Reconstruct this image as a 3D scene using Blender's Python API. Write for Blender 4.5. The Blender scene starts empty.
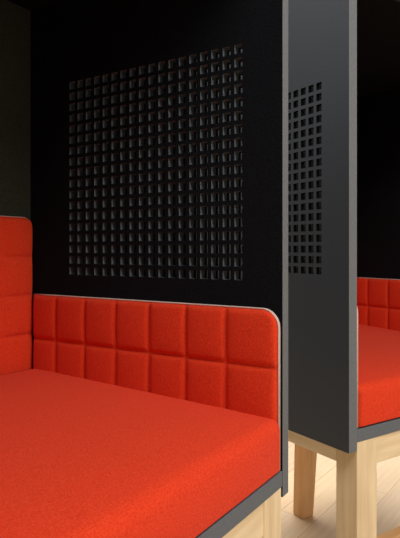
import bpy, bmesh, math
from mathutils import Vector

sc = bpy.context.scene
COL = sc.collection
PI = math.pi

# ------------------------------------------------------------------ materials
def new_mat(name):
    m = bpy.data.materials.new(name)
    m.use_nodes = True
    nt = m.node_tree
    return m, nt, nt.nodes['Principled BSDF']

def lin(r, g, b):
    f = lambda c: (c/255/12.92) if c/255 <= .04045 else ((c/255+.055)/1.055)**2.4
    return (f(r), f(g), f(b), 1)

def textured(name, c1, c2, scale, rough=.8, stretch=(1, 1, 1), bump=0., bump_scale=None, sheen=0., spec=.3, detail=3):
    m, nt, b = new_mat(name)
    N, L = nt.nodes, nt.links
    tc = N.new('ShaderNodeTexCoord')
    mp = N.new('ShaderNodeMapping'); mp.inputs['Scale'].default_value = stretch
    L.new(tc.outputs['Object'], mp.inputs['Vector'])
    no = N.new('ShaderNodeTexNoise'); no.inputs['Scale'].default_value = scale
    no.inputs['Detail'].default_value = detail
    L.new(mp.outputs[0], no.inputs['Vector'])
    rp = N.new('ShaderNodeValToRGB')
    rp.color_ramp.elements[0].position = .33; rp.color_ramp.elements[0].color = c1
    rp.color_ramp.elements[1].position = .67; rp.color_ramp.elements[1].color = c2
    L.new(no.outputs['Fac'], rp.inputs['Fac'])
    L.new(rp.outputs['Color'], b.inputs['Base Color'])
    b.inputs['Roughness'].default_value = rough
    b.inputs['Specular IOR Level'].default_value = spec
    if sheen:
        b.inputs['Sheen Weight'].default_value = sheen
        b.inputs['Sheen Roughness'].default_value = .5
    if bump:
        n2 = N.new('ShaderNodeTexNoise'); n2.inputs['Scale'].default_value = bump_scale or scale
        n2.inputs['Detail'].default_value = 4
        L.new(mp.outputs[0], n2.inputs['Vector'])
        bp = N.new('ShaderNodeBump'); bp.inputs['Strength'].default_value = bump
        bp.inputs['Distance'].default_value = .002
        L.new(n2.outputs['Fac'], bp.inputs['Height'])
        L.new(bp.outputs[0], b.inputs['Normal'])
    return m

RED = textured('red_wool', (.62, .034, .008, 1), (.76, .056, .017, 1), 420, .95, bump=.35, bump_scale=500, sheen=.04, spec=.1)
PIPE = textured('pale_edging', lin(190, 160, 148), lin(212, 184, 172), 300, .8)
FELT = textured('black_felt', (.0045, .0053, .0068, 1), (.0095, .0108, .0132, 1), 350, 1., bump=.3, spec=.05)
OLIVE = textured('olive_felt', (.024, .025, .017, 1), (.034, .035, .025, 1), 300, 1., bump=.3, spec=.05)
CHAR = textured('charcoal_laminate', (.036, .041, .049, 1), (.045, .050, .059, 1), 260, .6, spec=.3)
EDGE = textured('grey_edge', (.12, .125, .13, 1), (.145, .15, .152, 1), 200, .7)
HOLE_DARK = textured('dark_hole_wall', (.008, .008, .009, 1), (.012, .012, .013, 1), 200, 1., spec=.05)  # near-black walls for the outer part of each hole
RIM = textured('grey_hole_lining', (.092, .102, .110, 1), (.12, .132, .14, 1), 200, .9, spec=.1)
TRIM = textured('slate_trim', (.105, .115, .125, 1), (.13, .14, .15, 1), 260, .75)
MAPLE = textured('pale_maple', lin(216, 188, 146), lin(238, 212, 170), 9, .55, (5, 5, .6), spec=.35, detail=5)
MAPLE_X = textured('pale_maple_rail', lin(216, 188, 146), lin(238, 212, 170), 9, .55, (.6, 5, 5), spec=.35, detail=5)
MAPLE_Y_LIT = textured('pale_maple_side_lit', lin(236, 210, 172), lin(250, 230, 194), 9, .55, (5, .6, 5), spec=.35, detail=5)  # lightened maple copy: bounce light on the side rails put into the colour
TAN = textured('tan_wood', lin(216, 162, 106), lin(234, 186, 130), 9, .55, (5, 5, .6), spec=.35, detail=5)  # tan, darker than the maple of the front legs
TAN_X = textured('tan_wood_rail', lin(196, 142, 88), lin(214, 164, 110), 9, .55, (.6, 5, 5), spec=.35, detail=5)
WALL = textured('white_paint', lin(226, 222, 214), lin(232, 228, 220), 40, .9)

def floor_mat():
    m, nt, b = new_mat('pale_oak_boards')
    N, L = nt.nodes, nt.links
    tc = N.new('ShaderNodeTexCoord')
    mp = N.new('ShaderNodeMapping')
    mp.inputs['Rotation'].default_value = (0, 0, -math.radians(54.5))
    L.new(tc.outputs['Object'], mp.inputs['Vector'])
    br = N.new('ShaderNodeTexBrick')
    br.inputs['Color1'].default_value = lin(238, 206, 164)
    br.inputs['Color2'].default_value = lin(216, 190, 160)
    br.inputs['Mortar'].default_value = lin(200, 166, 128)
    br.inputs['Scale'].default_value = 1
    br.inputs['Brick Width'].default_value = .62
    br.inputs['Row Height'].default_value = .115
    br.inputs['Mortar Size'].default_value = .0016
    br.inputs['Mortar Smooth'].default_value = .3
    L.new(mp.outputs[0], br.inputs['Vector'])
    mp2 = N.new('ShaderNodeMapping'); mp2.inputs['Scale'].default_value = (1.2, 14, 1)
    L.new(mp.outputs[0], mp2.inputs['Vector'])
    no = N.new('ShaderNodeTexNoise'); no.inputs['Scale'].default_value = 5; no.inputs['Detail'].default_value = 5
    L.new(mp2.outputs[0], no.inputs['Vector'])
    rp = N.new('ShaderNodeValToRGB')
    rp.color_ramp.elements[0].position = .3; rp.color_ramp.elements[0].color = (.89, .88, .87, 1)
    rp.color_ramp.elements[1].position = .65; rp.color_ramp.elements[1].color = (1, 1, 1, 1)
    L.new(no.outputs['Fac'], rp.inputs['Fac'])
    mx = N.new('ShaderNodeMix'); mx.data_type = 'RGBA'; mx.blend_type = 'MULTIPLY'
    mx.inputs['Factor'].default_value = 1
    L.new(br.outputs['Color'], mx.inputs['A']); L.new(rp.outputs['Color'], mx.inputs['B'])
    L.new(mx.outputs['Result'], b.inputs['Base Color'])
    b.inputs['Roughness'].default_value = .45
    return m
FLOOR = floor_mat()

# ------------------------------------------------------------------ helpers
def obj(name, bm, mats, parent=None, smooth=False):
    me = bpy.data.meshes.new(name)
    bmesh.ops.recalc_face_normals(bm, faces=bm.faces)
    bm.to_mesh(me); bm.free()
    for m in (mats if isinstance(mats, (list, tuple)) else [mats]):
        me.materials.append(m)
    if smooth:
        for p in me.polygons: p.use_smooth = True
    o = bpy.data.objects.new(name, me)
    COL.objects.link(o)
    if parent: o.parent = parent
    return o

def box_bm(x0, x1, y0, y1, z0, z1, bev=0.):
    bm = bmesh.new()
    bmesh.ops.create_cube(bm, size=1)
    for v in bm.verts:
        v.co = Vector(((x0+x1)/2+v.co.x*(x1-x0), (y0+y1)/2+v.co.y*(y1-y0), (z0+z1)/2+v.co.z*(z1-z0)))
    if bev:
        bmesh.ops.bevel(bm, geom=bm.edges[:], offset=bev, segments=2, affect='EDGES', profile=.5)
    return bm

def perforated_bm(x0, x1, y0, y1, z0, z1, ys, zs, hole, face_x):
    """slab spanning x0..x1 with square holes centred on ys x zs; slots: 0 the broad face at face_x, 1 rims, 2 hole walls"""
    def cuts(a, b, cs):
        out = [a]
        for c in cs: out += [c-hole/2, c+hole/2]
        return out+[b]
    Y, Z = cuts(y0, y1, ys), cuts(z0, z1, zs)
    bm = bmesh.new()
    V = {}
    for k, x in enumerate((x0, x1)):
        for i, y in enumerate(Y):
            for j, z in enumerate(Z):
                V[k, i, j] = bm.verts.new((x, y, z))
    ok = lambda i, j: 0 <= i < len(Y)-1 and 0 <= j < len(Z)-1 and not (i % 2 == 1 and j % 2 == 1)
    for i in range(len(Y)-1):
        for j in range(len(Z)-1):
            if not ok(i, j): continue
            for k in (0, 1):
                f = bm.faces.new([V[k, i, j], V[k, i+1, j], V[k, i+1, j+1], V[k, i, j+1]])
                f.material_index = 0 if abs((x0, x1)[k]-face_x) < 1e-6 else 1
            for (di, dj, a, b) in ((-1, 0, (i, j), (i, j+1)), (1, 0, (i+1, j), (i+1, j+1)),
                                   (0, -1, (i, j), (i+1, j)), (0, 1, (i, j+1), (i+1, j+1))):
                if not ok(i+di, j+dj):
                    f = bm.faces.new([V[0, a[0], a[1]], V[0, b[0], b[1]], V[1, b[0], b[1]], V[1, a[0], a[1]]])
                    inside = 0 <= i+di < len(Y)-1 and 0 <= j+dj < len(Z)-1
                    f.material_index = 2 if inside else 1
    for f in bm.faces: f.smooth = False
    return bm

def pad_bm(U, Vh, corners, rad, useams, vseams, to3d, back, bulge):
    """quilted pad; (u,v) plane, height h towards the sitter; corners = subset of {'tl','tr'} rounded"""
    step = .0036
    nu, nv = int(U/step), int(Vh/step)
    us = [0]+list(useams)+[U]; vs = [0]+list(vseams)+[Vh]
    def cell(x, arr):
        for a, b in zip(arr, arr[1:]):
            if x <= b+1e-9:
                return min(max((x-a)/(b-a), 0), 1), min(x-a, b-x)
        return 0., 0.
    def warp(u, v):
        for key, cu, sg in (('tl', rad, -1), ('tr', U-rad, 1)):
            if key in corners and (u-cu)*sg > 0 and v > Vh-rad:
                a, b = (u-cu)*sg/rad, (v-(Vh-rad))/rad
                return cu+sg*rad*a*math.sqrt(1-b*b/2), Vh-rad+rad*b*math.sqrt(1-a*a/2)
        return u, v
    bm = bmesh.new(); G = []; B = []
    for i in range(nu+1):
        row = []; rb = []
        for j in range(nv+1):
            u, v = U*i/nu, Vh*j/nv
            a, da = cell(u, us); b, db = cell(v, vs)
            d = max(min(da, db), 0)
            pil = (4*a*(1-a))**.4*(4*b*(1-b))**.4
            h = back+bulge*(.42+.58*pil)
            e = min(u, U-u, v, Vh-v)
            q = min(e/.008, 1)
            edge = math.sqrt(max(1-(1-q)**2, 0))
            h = back+(h-back)*edge
            groove = .0034*math.exp(-(d/.0034)**2)*edge
            uu, vv = warp(u, v)
            row.append(bm.verts.new(to3d(uu, vv, h-groove)))
            rb.append(bm.verts.new(to3d(uu, vv, 0)) if i in (0, nu) or j in (0, nv) else None)
        G.append(row); B.append(rb)
    for i in range(nu):
        for j in range(nv):
            bm.faces.new([G[i][j], G[i+1][j], G[i+1][j+1], G[i][j+1]])
    for i in range(nu):
        for j in (0, nv):
            bm.faces.new([G[i][j], G[i+1][j], B[i+1][j], B[i][j]])
    for j in range(nv):
        for i in (0, nu):
            bm.faces.new([G[i][j], G[i][j+1], B[i][j+1], B[i][j]])
    return bm

def tube_bm(pts, r, n=8, flat=None):
    bm = bmesh.new(); rings = []
    for k, p in enumerate(pts):
        d = (pts[min(k+1, len(pts)-1)]-pts[max(k-1, 0)]).normalized()
        up = Vector((1, 0, 0)) if abs(d.x) < .9 else Vector((0, 1, 0))
        s = d.cross(up).normalized(); t = d.cross(s)
        rings.append([bm.verts.new(p+(s*math.cos(a)+t*math.sin(a))*r) for a in [2*PI*q/n for q in range(n)]])
    for A, B in zip(rings, rings[1:]):
        for q in range(n):
            bm.faces.new([A[q], A[(q+1) % n], B[(q+1) % n], B[q]])
    bm.faces.new(rings[0]); bm.faces.new(rings[-1])
    if flat:                                    # widen the section across one axis
        k, c, m = flat
        for v in bm.verts: v.co[k] = c+(v.co[k]-c)*m
    return bm

def outline(U, Vh, corners, rad, vlow):
    pts = []
    if 'tl' in corners:
        pts.append((0, vlow))
        pts += [(rad-rad*math.cos(a), Vh-rad+rad*math.sin(a)) for a in [PI/2*k/10 for k in range(11)]]
    else:
        pts.append((0, Vh))
    n = 12
    lo, hi = (rad if 'tl' in corners else 0), (U-rad if 'tr' in corners else U)
    pts += [(lo+(hi-lo)*k/n, Vh) for k in range(1, n)]
    if 'tr' in corners:
        pts += [(U-rad+rad*math.sin(a), Vh-rad+rad*math.cos(a)) for a in [PI/2*k/10 for k in range(11)]]
        pts.append((U, vlow))
    else:
        pts.append((U, Vh))
    return pts

def cushion_bm(x0, x1, y0, y1, z0, z1, r, crown, rise):
    bm = bmesh.new()
    bmesh.ops.create_cube(bm, size=2)
    bmesh.ops.subdivide_edges(bm, edges=bm.edges[:], cuts=44, use_grid_fill=True)
    c = Vector(((x0+x1)/2, (y0+y1)/2, (z0+z1)/2)); h = Vector(((x1-x0)/2, (y1-y0)/2, (z1-z0)/2))
    for v in bm.verts:
        w = Vector([math.sin(PI/2*q) for q in v.co])
        p = Vector((w.x*h.x, w.y*h.y, w.z*h.z))
        rr = (r[0], r[1], r[2] if p.z > 0 else .005)
        inn = Vector([max(-(h[k]-rr[k]), min(h[k]-rr[k], p[k])) for k in range(3)])
        d = p-inn
        n = Vector([d[k]/rr[k] for k in range(3)])
        if n.length > 1e-9:
            n.normalize()
            p = inn+Vector([n[k]*rr[k] for k in range(3)])
        fx, fy = p.x/h.x, p.y/h.y
        if p.z > 0:
            p.z += (crown*(1-fx**4)*(1-fy**6)+rise*(fy+1)/2)*(p.z/h.z)
        if p.y < 0:
            p.y -= .004*(1-(p.z/h.z)**2)*(-fy)**4*(1-fx**6)
        v.co = c+p
    return bm

# ------------------------------------------------------------------ the booths
W, TH, D = .700, .0225, .602        # outer width, side panel thickness, inner depth
Z_PANEL, Z_TRIM0, Z_TRIM1, Z_ROOF, Z_TOP = .4055, .423, .448, 1.330, 1.400
Z_ARM, Z_BACK, Z_RAIL = .709, .875, .368
HY = [.0812+.0231*k for k in range(18)]
HZ = [.806-.0442+.0226*k for k in range(18)]
HOLE = .0152
LIN = .0145

def booth(loc, rot, label, perforated):
    root = bpy.data.objects.new('seating_booth', None)
    COL.objects.link(root)
    root.location = loc; root.rotation_euler = (0, 0, rot)
    root['label'] = label; root['category'] = 'booth seat'; root['group'] = 'high sided seating booths'
    Y1 = D+TH
    # side panels with their black felt linings
    for side in ('l', 'r'):
        if side == 'l': xo, xi, xl = 0, TH-LIN, TH
        else: xo, xi, xl = W, W-TH+LIN, W-TH
        ys, zs = (HY, HZ) if side in perforated else ([], [])
        p = obj('side_panel', perforated_bm(min(xo, xi), max(xo, xi), 0, Y1, Z_PANEL, Z_TOP, ys, zs, HOLE, xo), [CHAR, EDGE, HOLE_DARK], root)
        l = obj('felt_lining', perforated_bm(min(xl, xi), max(xl, xi), 0, Y1, Z_PANEL, Z_TOP, ys, zs, HOLE, xl), [FELT, EDGE, RIM], p)
        l['label'] = 'black felt lining'
    bp = obj('back_panel', box_bm(TH, W-TH, D+.004, Y1, Z_PANEL, Z_TOP, .001), CHAR, root)
    bl = obj('felt_lining', box_bm(TH, W-TH, D, D+.004, Z_TRIM1, Z_ROOF), OLIVE, bp)
    bl['label'] = 'dark olive grey felt lining'
    ro = obj('canopy', box_bm(TH, W-TH, 0, D+.004, Z_ROOF+.004, Z_TOP, .001), CHAR, root)
    obj('felt_lining', box_bm(TH, W-TH, .002, D, Z_ROOF, Z_ROOF+.004), FELT, ro)['label'] = 'black felt lining'
    obj('seat_base', box_bm(TH, W-TH, 0, D, Z_TRIM0, Z_TRIM1, .001), TRIM, root)
    obj('seat_cushion', cushion_bm(TH+.0065, W-TH-.0065, -.001, D-.018, Z_TRIM1+.001, .533, (.007, .015, .016), .012, .018), RED, root, True)
    # arm pads
    a0, a1 = .004, D-.0185
    U = a1-a0
    V0 = Z_TRIM1+.002
    sy = [.100-a0+.082*k for k in range(6)]
    sz = [z-V0 for z in (.521, .615)]
    for side in ('l', 'r'):
        xl, sg = (TH, 1) if side == 'l' else (W-TH, -1)
        f = lambda u, v, h, xl=xl, sg=sg: (xl+sg*h, a0+u, V0+v)
        a = obj('arm_pad', pad_bm(U, Z_ARM-V0, {'tl'}, .030, sy, sz, f, .006, .011), RED, root, True)
        pts = [Vector(f(u, v, .0045)) for u, v in outline(U, Z_ARM-V0, {'tl'}, .030, 0)]
        obj('piping', tube_bm(pts, .0015, flat=(0, f(0, 0, .0045)[0], 2.7)), PIPE, a, True)['label'] = 'pale edge piping'
    # back pad
    b0, b1 = TH+.001, W-TH-.001
    U = b1-b0
    f = lambda u, v, h: (b0+u, D-h, V0+v)
    sx = [U/8*k for k in range(1, 8)]
    sz = [z-V0 for z in (.539, .623, .707, .790)]
    b = obj('back_pad', pad_bm(U, Z_BACK-V0, {'tl', 'tr'}, .022, sx, sz, f, .006, .011), RED, root, True)
    pts = [Vector(f(u, v, .0035)) for u, v in outline(U, Z_BACK-V0, {'tl', 'tr'}, .022, 0)]
    obj('piping', tube_bm(pts, .0012, flat=(1, D-.0035, 2.0)), PIPE, b, True)['label'] = 'pale edge piping'
    # wooden base
    i0, i1, lw = TH+.002, W-TH-.002, .060
    obj('front_rail', box_bm(i0+lw, i1-lw, .003, .028, Z_RAIL, Z_TRIM0, .001), MAPLE_X, root)
    obj('rear_rail', box_bm(i0+.025, i1-.025, .462, .522, Z_RAIL, Z_TRIM0, .001), MAPLE_X, root)
    for x0, x1 in ((i0, i0+.025), (i1-.025, i1)):
        obj('side_rail', box_bm(x0, x1, .057, .56, Z_RAIL, Z_TRIM0, .001), MAPLE_Y_LIT, root)
    for x0 in (i0, i1-lw):
        obj('leg', box_bm(x0, x0+lw, .001, .057, 0, Z_TRIM0, .002), MAPLE, root)
    # rear leg: one tapering, slightly raked post
    bm = bmesh.new()
    rings = []
    for z, cx, cy, h in ((0, .3485, .490, .0185), (.004, .3485, .490, .021), (Z_RAIL, .371, .492, .0265)):
        rings.append([bm.verts.new((cx+sx_*h, cy+sy_*h, z)) for sx_, sy_ in ((-1, -1), (1, -1), (1, 1), (-1, 1))])
    for A, B in zip(rings, rings[1:]):
        for q in range(4): bm.faces.new([A[q], A[(q+1) % 4], B[(q+1) % 4], B[q]])
    bm.faces.new(rings[0]); bm.faces.new(rings[-1])
    obj('leg', bm, TAN, root)['label'] = 'tan tapering rear leg'
    obj('stretcher', box_bm(i0+lw, i1-lw, .016, .042, .140, .189, .001), TAN_X, root)['label'] = 'tan low stretcher between the front legs'
    return root

def place(px, pz, rot, lx):
    """put local point (lx, 0) at world (px, pz)"""
    return (px-lx*math.cos(rot), pz-lx*math.sin(rot), 0)

R1, R2 = math.radians(57.3), math.radians(33.6)
booth(place(.131, .905, R1, W-TH), R1,
      'near booth at left with red seat, tall quilted back and perforated black inner side', {'r'})
booth(place(.2893, 1.098, R2, 0), R2,
      'farther booth at right with perforated charcoal outer side and pale wooden legs showing', {'l'})

# ------------------------------------------------------------------ the room
def setting(name, bm, m):
    o = obj(name, bm, m); o['kind'] = 'structure'; return o
setting('floor', box_bm(-5, 5, -4, 6, -.06, 0), FLOOR)
setting('wall_back', box_bm(-5, 5, 6, 6.1, 0, 3.0), WALL)

# ------------------------------------------------------------------ light
def area(name, loc, target, size, power, color=(1, 1, 1)):
    d = bpy.data.lights.new(name, 'AREA'); d.shape = 'RECTANGLE'
    d.size, d.size_y = size; d.energy = power; d.color = color
    o = bpy.data.objects.new(name, d); COL.objects.link(o)
    o.location = loc
    o.rotation_euler = (Vector(target)-Vector(loc)).to_track_quat('-Z', 'Y').to_euler()
    return o
area('ceiling_light', (1.30, -.45, 2.45), (.70, .2, 0), (.9, .9), 28, (1, .98, .95))
area('ceiling_light', (.45, -.35, 2.45), (.35, .5, 0), (.9, .9), 24, (1, .98, .95))
area('front_key', (3.3, -1.0, 1.55), (0, 1.0, .8), (1.6, 1.6), 24, (1, .985, .96))  # added frontal key reaching the booth backs; there is no window here
area('ceiling_light', (-1.2, 1.2, 2.6), (.3, 1.2, .9), (1.0, .8), 24, (1, .98, .95))
area('ceiling_light', (.4, 3.1, 2.75), (.4, 2.6, 0), (2.4, 1.6), 110, (1, .98, .94))

w = bpy.data.worlds.new('World'); sc.world = w; w.use_nodes = True
bg = w.node_tree.nodes['Background']
bg.inputs['Color'].default_value = (.97, .985, 1, 1); bg.inputs['Strength'].default_value = .27

# ------------------------------------------------------------------ camera
cd = bpy.data.cameras.new('Camera'); cam = bpy.data.objects.new('Camera', cd); COL.objects.link(cam)
cam.location = (0, 0, .806); cam.rotation_euler = (PI/2, 0, 0)
cd.sensor_fit = 'HORIZONTAL'; cd.sensor_width = 36; cd.lens = 36*560/400
cd.shift_y = -19.5/400; cd.shift_x = -1.5/400
cd.clip_start = .02
sc.camera = cam
vs = sc.view_settings
vs.view_transform = 'Standard'; vs.look = 'None'; vs.gamma = 1; vs.exposure = 0; vs.use_curve_mapping = False
